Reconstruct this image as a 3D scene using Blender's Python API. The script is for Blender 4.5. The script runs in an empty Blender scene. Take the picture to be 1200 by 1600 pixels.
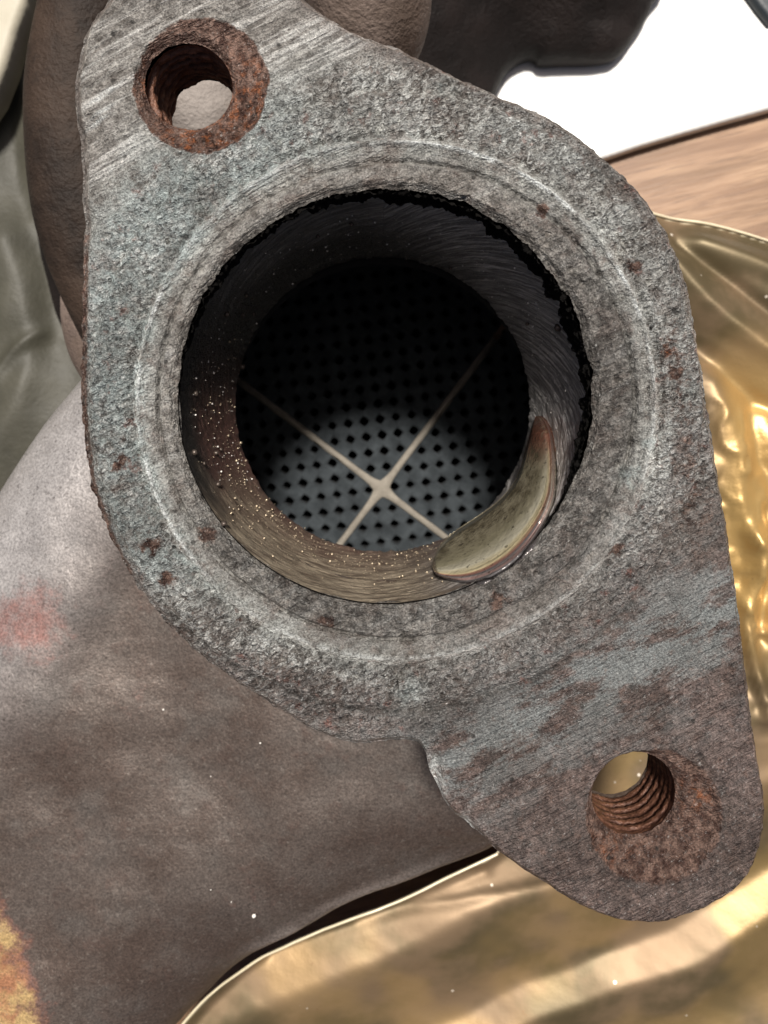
import bpy, math, numpy as np
from math import radians, sin, cos, pi

# ------------------------------------------------------------------ set-up
# Units: metres. Working unit U = 0.1 mm; the flange face lies at z = 0.
U = 1e-4
D = 1200.0            # lens height above the flange face, in U
scene = bpy.context.scene
col = scene.collection

cam_d = bpy.data.cameras.new('camera')
cam = bpy.data.objects.new('camera', cam_d)
col.objects.link(cam)
scene.camera = cam
cam.location = (0, 0, D * U)
cam.rotation_euler = (0, 0, 0)
cam_d.sensor_fit = 'VERTICAL'
cam_d.sensor_height = 36.0
cam_d.sensor_width = 27.0
cam_d.lens = 36.0 * D / 1600.0
cam_d.shift_y = -160.0 / 1600.0
cam_d.clip_start = 0.002
cam_d.clip_end = 20.0
cam_d.dof.use_dof = True
cam_d.dof.focus_distance = (D + 20) * U
cam_d.dof.aperture_fstop = 30.0

SUN_EL, SUN_AZ = 68.5, 2.0
world = bpy.data.worlds.new("World")
scene.world = world
world.use_nodes = True
wn = world.node_tree
bg = wn.nodes['Background']
sky = wn.nodes.new('ShaderNodeTexSky')
sky.sky_type = 'NISHITA'
sky.sun_disc = False
sky.sun_elevation = radians(SUN_EL)
sky.sun_rotation = radians(SUN_AZ)
sky.air_density = 0.45
sky.dust_density = 5.0
sky.ozone_density = 0.2
wn.links.new(sky.outputs[0], bg.inputs[0])
bg.inputs[1].default_value = 0.05

sun_d = bpy.data.lights.new('sun', 'SUN')
sun_d.energy = 5.0
sun_d.angle = radians(7.0)
sun_d.color = (1.0, 0.945, 0.87)
sun = bpy.data.objects.new('sun', sun_d)
col.objects.link(sun)
sun.location = (0, 0.3, 0.6)
sun.rotation_euler = (radians(-(90 - SUN_EL)), 0, 0)
# light comes from behind the top edge of the picture, a little from the left
import mathutils
_d = mathutils.Vector((sin(radians(SUN_AZ)) * cos(radians(SUN_EL)),
                       cos(radians(SUN_AZ)) * cos(radians(SUN_EL)),
                       sin(radians(SUN_EL))))
sun.rotation_euler = _d.to_track_quat('Z', 'Y').to_euler()

scene.view_settings.view_transform = 'Standard'
scene.view_settings.look = 'None'
scene.view_settings.gamma = 1.0
scene.view_settings.exposure = 0.25
scene.cycles.max_bounces = 6

RNG = np.random.RandomState(7)

# ------------------------------------------------------------------ helpers
def WX(px, z=0.0):
    return (np.asarray(px, float) - 600.0) * (D - z) / D
def WY(py, z=0.0):
    return (640.0 - np.asarray(py, float)) * (D - z) / D
def IMG(x, y, z=0.0):                       # plan position -> trace coordinates
    k = D / (D - z)
    return x * k + 600.0, 640.0 - y * k

def _hash(ix, iy, seed):
    h = (ix.astype(np.int64) * 374761393 + iy.astype(np.int64) * 668265263 + seed * 1442695041) & 0xffffffff
    h = ((h ^ (h >> 13)) * 1274126177) & 0xffffffff
    h = ((h ^ (h >> 16)) * 2246822519) & 0xffffffff
    return ((h ^ (h >> 15)) & 0xffffff) / float(0xffffff)
def vnoise(x, y, seed=0):
    x = np.asarray(x, float); y = np.asarray(y, float)
    x, y = np.broadcast_arrays(x, y)
    ix = np.floor(x); iy = np.floor(y)
    fx = x - ix; fy = y - iy
    fx = fx * fx * (3 - 2 * fx); fy = fy * fy * (3 - 2 * fy)
    a = _hash(ix, iy, seed); b = _hash(ix + 1, iy, seed)
    c = _hash(ix, iy + 1, seed); d = _hash(ix + 1, iy + 1, seed)
    return (a * (1 - fx) + b * fx) * (1 - fy) + (c * (1 - fx) + d * fx) * fy
def fbm(x, y, seed=0, octs=4, gain=0.5):
    s = 0; a = 1; t = 0
    for o in range(octs):
        s = s + a * (vnoise(np.asarray(x) * 2**o + 17.3 * o, np.asarray(y) * 2**o - 9.1 * o, seed + o) - 0.5)
        t += a; a *= gain
    return s / t * 2.0          # about -1..1
def sstep(a, b, x):
    t = np.clip((np.asarray(x, float) - a) / (b - a), 0, 1)
    return t * t * (3 - 2 * t)
def gauss(x, w):
    return np.exp(-(np.asarray(x, float) / w)**2)

def mesh_from(name, verts, faces, mat=None, parent=None, smooth=True, attrs=None, kind=None):
    """verts (n,3) in U, faces (m,4) or (m,3) arrays or list of them"""
    me = bpy.data.meshes.new(name)
    verts = np.asarray(verts, np.float32) * U
    if not isinstance(faces, list): faces = [faces]
    fl = [np.asarray(f, np.int32) for f in faces if len(f)]
    idx = np.concatenate([f.ravel() for f in fl])
    tot = np.concatenate([np.full(len(f), f.shape[1], np.int32) for f in fl])
    start = np.concatenate([[0], np.cumsum(tot)[:-1]]).astype(np.int32)
    me.vertices.add(len(verts)); me.vertices.foreach_set('co', verts.ravel())
    me.loops.add(len(idx)); me.loops.foreach_set('vertex_index', idx)
    me.polygons.add(len(tot)); me.polygons.foreach_set('loop_start', start)
    me.polygons.foreach_set('loop_total', tot)
    me.update(calc_edges=True)
    me.validate()
    if smooth:
        me.polygons.foreach_set('use_smooth', np.ones(len(me.polygons), bool))
    for k, v in (attrs or {}).items():
        v = np.asarray(v, np.float32)
        if v.ndim == 1:
            a = me.attributes.new(k, 'FLOAT', 'POINT'); a.data.foreach_set('value', v)
        else:
            a = me.attributes.new(k, 'FLOAT_VECTOR', 'POINT'); a.data.foreach_set('vector', v.ravel())
    o = bpy.data.objects.new(name, me)
    col.objects.link(o)
    if mat: me.materials.append(mat)
    if parent: o.parent = parent
    if kind: o['kind'] = kind
    return o

def thing(name, label, cat, loc=(0, 0, 0), group=None):
    o = bpy.data.objects.new(name, None); col.objects.link(o)
    o.empty_display_size = 0.01
    o.location = loc; o['label'] = label; o['category'] = cat
    if group: o['group'] = group
    return o
def tag(o, label, cat):
    o['label'] = label; o['category'] = cat; return o

def grid_faces(nu, nv, wrap_u=False, flip=False):
    """vertex index = v*nu+u"""
    uu = np.arange(nu if wrap_u else nu - 1); vv = np.arange(nv - 1)
    u, v = np.meshgrid(uu, vv)
    u = u.ravel(); v = v.ravel(); u1 = (u + 1) % nu
    f = np.stack([v * nu + u, v * nu + u1, (v + 1) * nu + u1, (v + 1) * nu + u], 1)
    return f[:, ::-1] if flip else f

def seg_dist(X, Y, pts, closed=True):
    d2 = np.full(X.shape, 1e18); nx = np.zeros(X.shape); ny = np.zeros(X.shape)
    n = len(pts)
    for i in range(n if closed else n - 1):
        ax, ay = pts[i]; bx, by = pts[(i + 1) % n]
        ex, ey = bx - ax, by - ay
        t = np.clip(((X - ax) * ex + (Y - ay) * ey) / (ex * ex + ey * ey + 1e-12), 0, 1)
        qx = ax + t * ex; qy = ay + t * ey
        q = (X - qx)**2 + (Y - qy)**2
        m = q < d2
        d2[m] = q[m]; nx[m] = qx[m]; ny[m] = qy[m]
    return np.sqrt(d2), nx, ny
def inside(X, Y, pts):
    c = np.zeros(X.shape, bool); n = len(pts)
    for i in range(n):
        ax, ay = pts[i]; bx, by = pts[(i + 1) % n]
        if ay == by: continue
        m = ((ay > Y) != (by > Y)) & (X < (bx - ax) * (Y - ay) / (by - ay) + ax)
        c ^= m
    return c
def catmull(pts, k=6, closed=True):
    p = np.array(pts, float); n = len(p); out = []
    rng = range(n) if closed else range(n - 1)
    for i in rng:
        if closed: p0, p1, p2, p3 = p[i - 1], p[i], p[(i + 1) % n], p[(i + 2) % n]
        else: p0, p1, p2, p3 = p[max(i - 1, 0)], p[i], p[i + 1], p[min(i + 2, n - 1)]
        for j in range(k):
            t = j / k
            out.append(0.5 * ((2 * p1) + (-p0 + p2) * t + (2 * p0 - 5 * p1 + 4 * p2 - p3) * t * t + (-p0 + 3 * p1 - 3 * p2 + p3) * t**3))
    if not closed: out.append(p[-1])
    return np.array(out)

def slab(name, poly, step, zfun, zbot, mat, parent=None, holes=(), attrs=None, kind=None, thick=None):
    """Solid whose plan is poly (list of x,y in U); zfun(X,Y,d) gives the top surface.
    thick: constant thickness instead of a flat underside at zbot."""
    poly = np.array(poly, float)
    x0, y0 = poly.min(0) - step; x1, y1 = poly.max(0) + step
    xs = np.arange(x0, x1 + step, step); ys = np.arange(y0, y1 + step, step)
    X, Y = np.meshgrid(xs, ys); nu = len(xs); nv = len(ys)
    dist, nx, ny = seg_dist(X, Y, poly)
    ins = inside(X, Y, poly)
    keep = ins.copy()
    for (hx, hy, hr) in holes: keep &= ((X - hx)**2 + (Y - hy)**2 > hr * hr)
    F = grid_faces(nu, nv)
    kf = keep.ravel()
    m = kf[F].any(1); F = F[m]
    X = X.copy(); Y = Y.copy(); dist = dist.copy()
    out = ~ins
    X[out] = nx[out]; Y[out] = ny[out]; dist[out] = 0
    for (hx, hy, hr) in holes:
        rx = X - hx; ry = Y - hy; rr = np.sqrt(rx * rx + ry * ry) + 1e-9
        mh = rr < hr
        X[mh] = (hx + rx / rr * hr)[mh]; Y[mh] = (hy + ry / rr * hr)[mh]
    used = np.unique(F); remap = -np.ones(nu * nv, int); remap[used] = np.arange(len(used))
    F = remap[F]; x = X.ravel()[used]; y = Y.ravel()[used]; d = dist.ravel()[used]
    z = zfun(x, y, d)
    n = len(x)
    zb = (z - thick) if thick else np.full(n, float(zbot))
    V = np.concatenate([np.stack([x, y, z], 1), np.stack([x, y, zb], 1)])
    E = np.concatenate([F[:, [0, 1]], F[:, [1, 2]], F[:, [2, 3]], F[:, [3, 0]]])
    key = np.sort(E, 1); _, inv, cnt = np.unique(key[:, 0] * n + key[:, 1], return_inverse=True, return_counts=True)
    B = E[cnt[inv] == 1]
    side = np.stack([B[:, 1], B[:, 0], B[:, 0] + n, B[:, 1] + n], 1)
    fs = [F, F[:, ::-1] + n, side]
    at = {k: np.concatenate([v(x, y, d, z)] * 2) for k, v in (attrs or {}).items()}
    return mesh_from(name, V, fs, mat, parent, True, at, kind)

# ------------------------------------------------------------------ node helpers
class NT:
    def __init__(s, name):
        s.m = bpy.data.materials.new(name); s.m.use_nodes = True
        s.t = s.m.node_tree; s.b = s.t.nodes['Principled BSDF']
        s.co = s.t.nodes.new('ShaderNodeTexCoord').outputs['Object']
    def n(s, t, **k):
        nd = s.t.nodes.new(t)
        for a, v in k.items(): setattr(nd, a, v)
        return nd
    def put(s, sock, v):
        if isinstance(v, bpy.types.NodeSocket): s.t.links.new(v, sock)
        elif isinstance(v, (tuple, list)) and len(v) == 3 and sock.type == 'RGBA': sock.default_value = (*v, 1)
        else: sock.default_value = v
    def math(s, op, a, b=0.0, c=None, clamp=False):
        nd = s.n('ShaderNodeMath', operation=op, use_clamp=clamp)
        s.put(nd.inputs[0], a); s.put(nd.inputs[1], b)
        if c is not None: s.put(nd.inputs[2], c)
        return nd.outputs[0]
    def mix(s, f, a, b, blend='MIX'):
        nd = s.n('ShaderNodeMix', data_type='RGBA', blend_type=blend)
        s.put(nd.inputs[0], f); s.put(nd.inputs[6], a); s.put(nd.inputs[7], b)
        return nd.outputs[2]
    def noise(s, size, detail=3, rough=0.55, vec=None, dist=0.0, mapping=None):
        """size: feature size in U"""
        v = vec or s.co
        if mapping is not None:
            mp = s.n('ShaderNodeMapping', vector_type='TEXTURE'); s.put(mp.inputs[0], v)
            mp.inputs['Rotation'].default_value = mapping[0]; mp.inputs['Scale'].default_value = tuple(1.0 / q for q in mapping[1])
            v = mp.outputs[0]
        nd = s.n('ShaderNodeTexNoise'); s.put(nd.inputs['Vector'], v)
        nd.inputs['Scale'].default_value = 1.0 / (size * U)
        nd.inputs['Detail'].default_value = detail; nd.inputs['Roughness'].default_value = rough
        nd.inputs['Distortion'].default_value = dist
        return nd.outputs[0]
    def voro(s, size, feature='F1', vec=None, rand=1.0):
        nd = s.n('ShaderNodeTexVoronoi', feature=feature); s.put(nd.inputs['Vector'], vec or s.co)
        nd.inputs['Scale'].default_value = 1.0 / (size * U); nd.inputs['Randomness'].default_value = rand
        return nd.outputs['Distance'], nd.outputs.get('Color')
    def step(s, v, a, b):
        nd = s.n('ShaderNodeMapRange', interpolation_type='SMOOTHSTEP'); s.put(nd.inputs[0], v)
        nd.inputs[1].default_value = a; nd.inputs[2].default_value = b
        return nd.outputs[0]
    def attr(s, name, vec=False):
        nd = s.n('ShaderNodeAttribute', attribute_name=name)
        return nd.outputs['Vector'] if vec else nd.outputs['Fac']
    def bump(s, h, dist, strength=1.0, normal=None):
        nd = s.n('ShaderNodeBump'); s.put(nd.inputs['Height'], h)
        nd.inputs['Distance'].default_value = dist * U; s.put(nd.inputs['Strength'], strength)
        if normal: s.put(nd.inputs['Normal'], normal)
        return nd.outputs[0]
    def out(s, colr, rough=0.6, metal=0.0, normal=None, spec=None):
        s.put(s.b.inputs['Base Color'], colr); s.put(s.b.inputs['Roughness'], rough)
        s.put(s.b.inputs['Metallic'], metal)
        if normal is not None: s.put(s.b.inputs['Normal'], normal)
        if spec is not None: s.put(s.b.inputs['Specular IOR Level'], spec)
        return s.m

# ------------------------------------------------------------------ materials
def mat_flange():
    t = NT('scaled_steel_face')
    pat, brn, rst, flk, drk, lin, oran = [t.attr(a) for a in ('patina', 'brown', 'rust', 'flake', 'dark', 'ridge', 'orange')]
    pol = t.attr('pol', True)
    fine = t.noise(3.2, 3, 0.7)
    mid = t.noise(14, 4, 0.65)
    big = t.noise(70, 4, 0.6)
    worm = t.noise(9, 2.5, 0.6, dist=1.6)
    wl = t.math('SUBTRACT', 1.0, t.math('MULTIPLY', t.math('ABSOLUTE', t.math('SUBTRACT', worm, 0.5)), 9.0), clamp=True)
    fl2 = t.noise(7.5, 3.5, 0.68, dist=0.8, mapping=((0.3, 0.1, radians(31)), (0.62, 1.0, 1.0)))
    pitn = t.noise(8.5, 3, 0.65, dist=0.5, mapping=((0.7, 0.4, radians(35)), (0.75, 1.0, 1.0)))
    crack = t.step(pitn, 0.33, 0.46)
    # grinding lines rising to the right
    scr = t.noise(6, 3, 0.6, mapping=((0, 0, radians(27)), (0.05, 1.0, 1.0)))
    scr2 = t.noise(26, 3, 0.6, mapping=((0, 0, radians(30)), (0.07, 1.0, 1.0)))
    arc = t.noise(6, 3, 0.6, vec=pol)
    tl, pale = t.attr('lobe'), t.attr('pale')
    # colours
    grey = t.mix(t.step(mid, 0.3, 0.7), (0.12, 0.109, 0.099), (0.335, 0.315, 0.292))
    grey = t.mix(t.math('MULTIPLY', t.step(scr2, 0.5, 0.68), 0.5), grey, (0.46, 0.46, 0.45))
    grey = t.mix(t.math('MULTIPLY', t.math('MULTIPLY', t.step(scr2, 0.50, 0.60), t.step(scr, 0.42, 0.56)), tl), grey, (0.56, 0.55, 0.53))
    grey = t.mix(t.math('MULTIPLY', t.step(scr, 0.50, 0.38), t.math('MULTIPLY', tl, 0.5)), grey, (0.13, 0.12, 0.11))
    grey = t.mix(t.math('MULTIPLY', pale, t.step(t.math('ADD', t.math('MULTIPLY', arc, 0.6), t.math('MULTIPLY', mid, 0.5)), 0.42, 0.66)), grey, (0.60, 0.61, 0.59))
    c = t.mix(t.math('MULTIPLY', t.step(fl2, 0.47, 0.57), t.math('MULTIPLY', flk, 0.9)), grey, (0.70, 0.71, 0.69))
    c = t.mix(t.math('MULTIPLY', t.math('MULTIPLY', wl, t.step(big, 0.4, 0.6)), t.math('MULTIPLY', flk, 0.4)), c, (0.62, 0.65, 0.64))
    patn = t.math('MULTIPLY', pat, t.step(t.math('ADD', t.math('MULTIPLY', mid, 0.6), t.math('MULTIPLY', big, 0.6)), 0.42, 0.68))
    c = t.mix(t.math('MULTIPLY', patn, 0.72), c, (0.34, 0.41, 0.415))
    bn = t.math('ADD', brn, t.math('MULTIPLY', t.math('SUBTRACT', t.math('ADD', t.math('MULTIPLY', big, .5), t.math('MULTIPLY', mid, .5)), 0.5), 1.6), clamp=True)
    brown = t.mix(t.step(mid, 0.35, 0.7), (0.065, 0.046, 0.042), (0.165, 0.12, 0.108))
    c = t.mix(t.math('MULTIPLY', t.math('MULTIPLY', bn, t.step(brn, 0.0, 0.25)), 0.9), c, brown)
    blot = t.math('MULTIPLY', t.step(t.noise(52, 5, 0.7, dist=0.5), 0.50, 0.64), t.math('SUBTRACT', 1.0, tl))
    c = t.mix(t.math('MULTIPLY', blot, 0.42), c, (0.15, 0.105, 0.088))
    # cold blue-grey streaks left on the brown lobe
    st = t.attr('streak')
    sn = t.step(t.math('ADD', t.math('MULTIPLY', t.noise(45, 5, 0.62, mapping=((0, 0, radians(28)), (0.42, 1.0, 1.0))), 1.0), t.math('MULTIPLY', fine, 0.15)), 0.50, 0.62)
    c = t.mix(t.math('MULTIPLY', t.math('MULTIPLY', sn, st), 0.8), c, (0.235, 0.26, 0.262))
    # rusty spots everywhere, full rust round the bolt holes
    spot = t.math('MULTIPLY', t.step(t.noise(34, 5, 0.68), 0.58, 0.70), t.step(flk, 0.2, 0.5))
    c = t.mix(t.math('MULTIPLY', spot, 0.55), c, (0.23, 0.075, 0.05))
    rc = t.mix(t.step(mid, 0.36, 0.66), (0.07, 0.038, 0.030), (0.235, 0.155, 0.125))
    rc = t.mix(t.math('MULTIPLY', t.math('MULTIPLY', oran, 0.8), t.step(t.noise(16, 4, 0.65), 0.46, 0.66)), rc, (0.40, 0.13, 0.04))
    rst2 = t.step(t.math('ADD', rst, t.math('MULTIPLY', t.math('SUBTRACT', t.noise(13, 5, 0.7), 0.5), 1.5)), 0.36, 0.80)
    c = t.mix(t.math('MULTIPLY', rst2, t.step(rst, 0.02, 0.3)), c, rc)
    c = t.mix(1.0, c, t.mix(t.step(t.noise(150, 4, 0.6), 0.36, 0.64), (0.78, 0.76, 0.74), (1.16, 1.16, 1.15)), 'MULTIPLY')
    c = t.mix(t.math('MULTIPLY', drk, t.math('ADD', 0.55, t.math('MULTIPLY', t.step(mid, 0.6, 0.4), 0.45))), c, (0.022, 0.020, 0.019))
    c = t.mix(t.math('MULTIPLY', lin, t.step(t.noise(11, 3, .6), 0.30, 0.5)), c, (0.74, 0.77, 0.76))
    # pits
    pit = t.math('SUBTRACT', 1.0, crack)
    c = t.mix(t.math('MULTIPLY', pit, t.math('ADD', 0.18, t.math('MULTIPLY', flk, 0.42))), c, (0.06, 0.053, 0.047))
    vd2, _ = t.voro(46)
    c = t.mix(t.math('MULTIPLY', t.step(vd2, 0.11, 0.05), 0.8), c, (0.03, 0.028, 0.026))
    spk = t.step(t.noise(4.2, 3, 0.75, mapping=((.2, 0, radians(50)), (0.5, 1.0, 1.0))), 0.60, 0.70)  # specular sparkle painted as pale specks
    c = t.mix(t.math('MULTIPLY', spk, t.math('ADD', 0.28, t.math('MULTIPLY', flk, 0.5))), c, (0.66, 0.66, 0.64))
    c = t.mix(1.0, c, t.mix(t.step(fine, 0.3, 0.7), (0.55, 0.55, 0.55), (1.45, 1.45, 1.45)), 'MULTIPLY')
    h = t.math('ADD', t.math('MULTIPLY', fine, 0.5), t.math('MULTIPLY', mid, 0.5))
    h = t.math('ADD', h, t.math('MULTIPLY', t.math('MULTIPLY', fl2, flk), 2.2))
    h = t.math('ADD', h, t.math('MULTIPLY', crack, t.math('MULTIPLY', flk, 0.5)))
    h = t.math('ADD', h, t.math('MULTIPLY', scr, 0.8))
    h = t.math('ADD', h, t.math('MULTIPLY', scr2, 0.35))
    h = t.math('ADD', h, t.math('MULTIPLY', arc, 0.5))
    nrm = t.bump(h, 9.0, 1.0)
    rough = t.math('ADD', 0.24, t.math('MULTIPLY', mid, 0.35))
    return t.out(c, rough, 0.45, nrm)

def mat_bore():
    t = NT('sooty_bore_steel')
    tan, crust, brush, redd = [t.attr(a) for a in ('tan', 'crust', 'brushed', 'redbrown')]
    pol = t.attr('pol', True)
    fine = t.noise(3.0, 3, 0.7); mid = t.noise(12, 4, 0.65)
    br = t.noise(6, 4, 0.72, vec=pol)
    br2 = t.noise(26, 3, 0.6, vec=pol)
    c = t.mix(mid, (0.014, 0.013, 0.012), (0.042, 0.039, 0.037))
    c = t.mix(t.math('MULTIPLY', redd, 0.8), c, t.mix(mid, (0.06, 0.026, 0.022), (0.15, 0.085, 0.07)))
    bc = t.mix(t.step(br, 0.42, 0.66), (0.16, 0.155, 0.15), (0.72, 0.70, 0.68))
    bc = t.mix(t.math('MULTIPLY', t.step(br2, 0.4, 0.7), 0.4), bc, (0.16, 0.158, 0.155))
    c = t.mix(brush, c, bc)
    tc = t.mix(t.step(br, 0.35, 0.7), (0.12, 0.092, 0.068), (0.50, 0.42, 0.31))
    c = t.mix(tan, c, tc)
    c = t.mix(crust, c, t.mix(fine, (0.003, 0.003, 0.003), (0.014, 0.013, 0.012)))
    h = t.math('ADD', t.math('MULTIPLY', br, 0.7), t.math('MULTIPLY', fine, 0.5))
    h = t.math('ADD', h, t.math('MULTIPLY', mid, 0.5))
    return t.out(c, t.math('ADD', 0.32, t.math('MULTIPLY', crust, 0.6)), t.math('MULTIPLY', t.math('SUBTRACT', 1.0, crust), 0.14), t.bump(h, 5.0, 0.9), t.math('MULTIPLY', t.math('SUBTRACT', 1.0, crust), 0.5))

def mat_bead():
    t = NT('polished_heat_tinted_steel')
    e = t.attr('across'); a = t.attr('along'); rs = t.attr('rust')
    mid = t.noise(22, 4, 0.6); fine = t.noise(5, 3, 0.6)
    pol = t.attr('pol', True)
    ln = t.noise(8, 2, 0.6, vec=pol)
    c = t.mix(t.step(mid, 0.3, 0.7), (0.12, 0.10, 0.065), (0.32, 0.285, 0.20))
    ramp = t.n('ShaderNodeValToRGB'); cr = ramp.color_ramp
    t.put(ramp.inputs[0], t.math('ADD', e, t.math('MULTIPLY', t.math('SUBTRACT', ln, 0.5), 0.16)))
    els = [(0.0, (0.14, 0.12, 0.075)), (0.50, (0.34, 0.31, 0.21)), (0.68, (0.66, 0.62, 0.48)), (0.78, (0.70, 0.60, 0.36)),
           (0.84, (0.40, 0.19, 0.15)), (0.88, (0.17, 0.17, 0.17)), (0.92, (0.46, 0.30, 0.27)), (0.96, (0.20, 0.19, 0.19)), (1.0, (0.10, 0.09, 0.09))]
    cr.elements[0].position = 0; cr.elements[0].color = (*els[0][1], 1)
    cr.elements[1].position = 1; cr.elements[1].color = (*els[-1][1], 1)
    for p, cc in els[1:-1]:
        q = cr.elements.new(p); q.color = (*cc, 1)
    c = t.mix(t.math('MULTIPLY', t.step(t.math('SUBTRACT', e, t.math('MULTIPLY', a, 0.35)), 0.05, 0.45), t.math('ADD', 0.35, t.math('MULTIPLY', t.step(t.math('ADD', a, t.math('MULTIPLY', mid, .3)), 1.0, 0.6), 0.65))), c, ramp.outputs[0])  # lower outer highlight painted in; the outermost bands are heat tint
    c = t.mix(t.math('MULTIPLY', rs, t.step(mid, 0.3, 0.5)), c, (0.16, 0.06, 0.04))
    c = t.mix(t.math('MULTIPLY', t.step(t.noise(15, 3, .6), 0.62, 0.68), 0.7), c, (0.07, 0.06, 0.045))
    h = t.math('ADD', t.math('MULTIPLY', mid, 1.0), t.math('MULTIPLY', ln, t.step(e, 0.6, 0.8)))
    return t.out(c, 0.25, 0.55, t.bump(h, 6.0, 0.7))

def mat_simple_rust():
    t = NT('rusty_thread_steel')
    mid = t.noise(14, 4, 0.65); fine = t.noise(4, 3, 0.6)
    g = t.attr('groove')
    c = t.mix(t.step(mid, 0.3, 0.7), (0.07, 0.030, 0.019), (0.21, 0.098, 0.060))
    c = t.mix(t.math('MULTIPLY', g, 0.7), c, (0.03, 0.011, 0.008))
    return t.out(c, 0.42, 0.25, t.bump(t.math('ADD', mid, fine), 3.0, 0.8))

def mat_filter():
    t = NT('sooty_ceramic')
    mid = t.noise(40, 4, 0.6); fine = t.noise(7, 3, 0.7)
    c = t.mix(t.step(mid, 0.3, 0.75), (0.014, 0.0185, 0.022), (0.038, 0.046, 0.052))
    c = t.mix(t.attr('inner'), c, (0.004, 0.004, 0.005))  # channel depths painted near-black in place of their shade
    return t.out(c, 0.9, 0.0, t.bump(fine, 3.0, 0.6))
def mat_cement():
    t = NT('pale_cement')
    mid = t.noise(30, 4, 0.6); fine = t.noise(6, 3, 0.7)
    c = t.mix(mid, (0.12, 0.105, 0.085), (0.32, 0.29, 0.245))
    return t.out(c, 0.9, 0.0, t.bump(fine, 3.0, 0.6))
def mat_chamber():
    t = NT('soot_black_steel')
    c = t.mix(t.noise(20, 3, .6), (0.006, 0.006, 0.006), (0.018, 0.017, 0.016))
    return t.out(c, 0.85, 0.0)

def mat_shell():
    t = NT('heat_blued_shell_steel')
    lt, gold, red, dk = [t.attr(a) for a in ('light', 'gold', 'red', 'weld')]
    big = t.noise(220, 5, 0.62); mid = t.noise(45, 4, 0.62); fine = t.noise(5, 3, 0.7)
    c = t.mix(t.step(big, 0.30, 0.70), (0.076, 0.054, 0.044), (0.108, 0.088, 0.077))
    c = t.mix(t.math('MULTIPLY', t.step(t.noise(130, 4, .6), 0.48, 0.72), 0.4), c, (0.125, 0.117, 0.108))
    c = t.mix(t.math('MULTIPLY', t.step(mid, 0.55, 0.72), 0.45), c, (0.075, 0.045, 0.036))
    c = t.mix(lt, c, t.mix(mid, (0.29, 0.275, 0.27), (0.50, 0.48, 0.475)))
    rn = t.step(t.math('ADD', t.math('MULTIPLY', red, 0.55), t.math('MULTIPLY', t.noise(36, 7, .78), 1.1)), 0.76, 1.25)
    c = t.mix(t.math('MULTIPLY', rn, 0.8), c, (0.27, 0.125, 0.105))
    gn = t.step(t.math('ADD', t.math('MULTIPLY', gold, 0.75), t.math('MULTIPLY', t.noise(50, 6, .72), 1.0)), 0.72, 1.15)
    gc = t.mix(t.step(t.noise(80, 4, .6), 0.42, 0.6), (0.48, 0.33, 0.15), (0.34, 0.16, 0.085))
    edge = t.step(gn, 0.2, 0.9)
    c = t.mix(gn, c, t.mix(edge, (0.30, 0.12, 0.09), gc))
    c = t.mix(t.math('MULTIPLY', dk, 0.9), c, t.mix(mid, (0.12, 0.10, 0.09), (0.34, 0.29, 0.26)))
    gr = t.noise(11, 4, 0.75)
    c = t.mix(t.math('MULTIPLY', t.step(gr, 0.56, 0.70), 0.5), c, (0.20, 0.175, 0.155))
    c = t.mix(t.math('MULTIPLY', t.step(gr, 0.42, 0.32), 0.6), c, (0.035, 0.026, 0.022))
    c = t.mix(1.0, c, t.mix(t.step(fine, .3, .7), (0.65, 0.65, 0.65), (1.35, 1.35, 1.35)), 'MULTIPLY')
    h = t.math('ADD', t.math('MULTIPLY', fine, 0.4), t.math('MULTIPLY', mid, 1.2))
    return t.out(c, t.math('ADD', 0.34, t.math('MULTIPLY', mid, 0.25)), 0.4, t.bump(h, 4.0, 0.6))

def mat_casting(name, a, b, cdark):
    t = NT(name)
    big = t.noise(160, 5, 0.6); mid = t.noise(40, 4, 0.6); fine = t.noise(8, 3, .6)
    c = t.mix(t.step(big, 0.35, 0.65), a, b)
    c = t.mix(t.math('MULTIPLY', t.step(mid, 0.5, 0.7), 0.5), c, cdark)
    return t.out(c, 0.68, 0.1, t.bump(t.math('ADD', t.math('MULTIPLY', mid, 2.0), fine), 6.0, 0.6), 0.3)

def mat_foil():
    t = NT('gold_foil')
    big = t.noise(260, 4, 0.6); mid = t.noise(60, 4, 0.6); fine = t.noise(10, 3, .6)
    c = t.mix(t.step(big, 0.38, 0.62), (0.115, 0.088, 0.046), (0.225, 0.155, 0.092))
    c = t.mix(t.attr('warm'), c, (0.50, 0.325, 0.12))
    c = t.mix(t.attr('edge'), c, (0.85, 0.78, 0.58))
    vd, _ = t.voro(85)
    c = t.mix(t.math('MULTIPLY', t.step(vd, 0.06, 0.035), 0.9), c, (0.8, 0.72, 0.6))
    c = t.mix(t.math('MULTIPLY', t.step(t.noise(26, 4, .7), 0.66, 0.72), 0.7), c, (0.20, 0.12, 0.06))
    h = t.math('ADD', mid, t.math('MULTIPLY', fine, 0.15))
    return t.out(c, t.math('SUBTRACT', t.math('ADD', 0.42, t.math('MULTIPLY', big, 0.15)), t.math('MULTIPLY', t.attr('warm'), 0.10)), 0.5, t.bump(h, 8.0, t.math('ADD', 0.08, t.math('MULTIPLY', t.attr('warm'), 0.3))))

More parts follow.
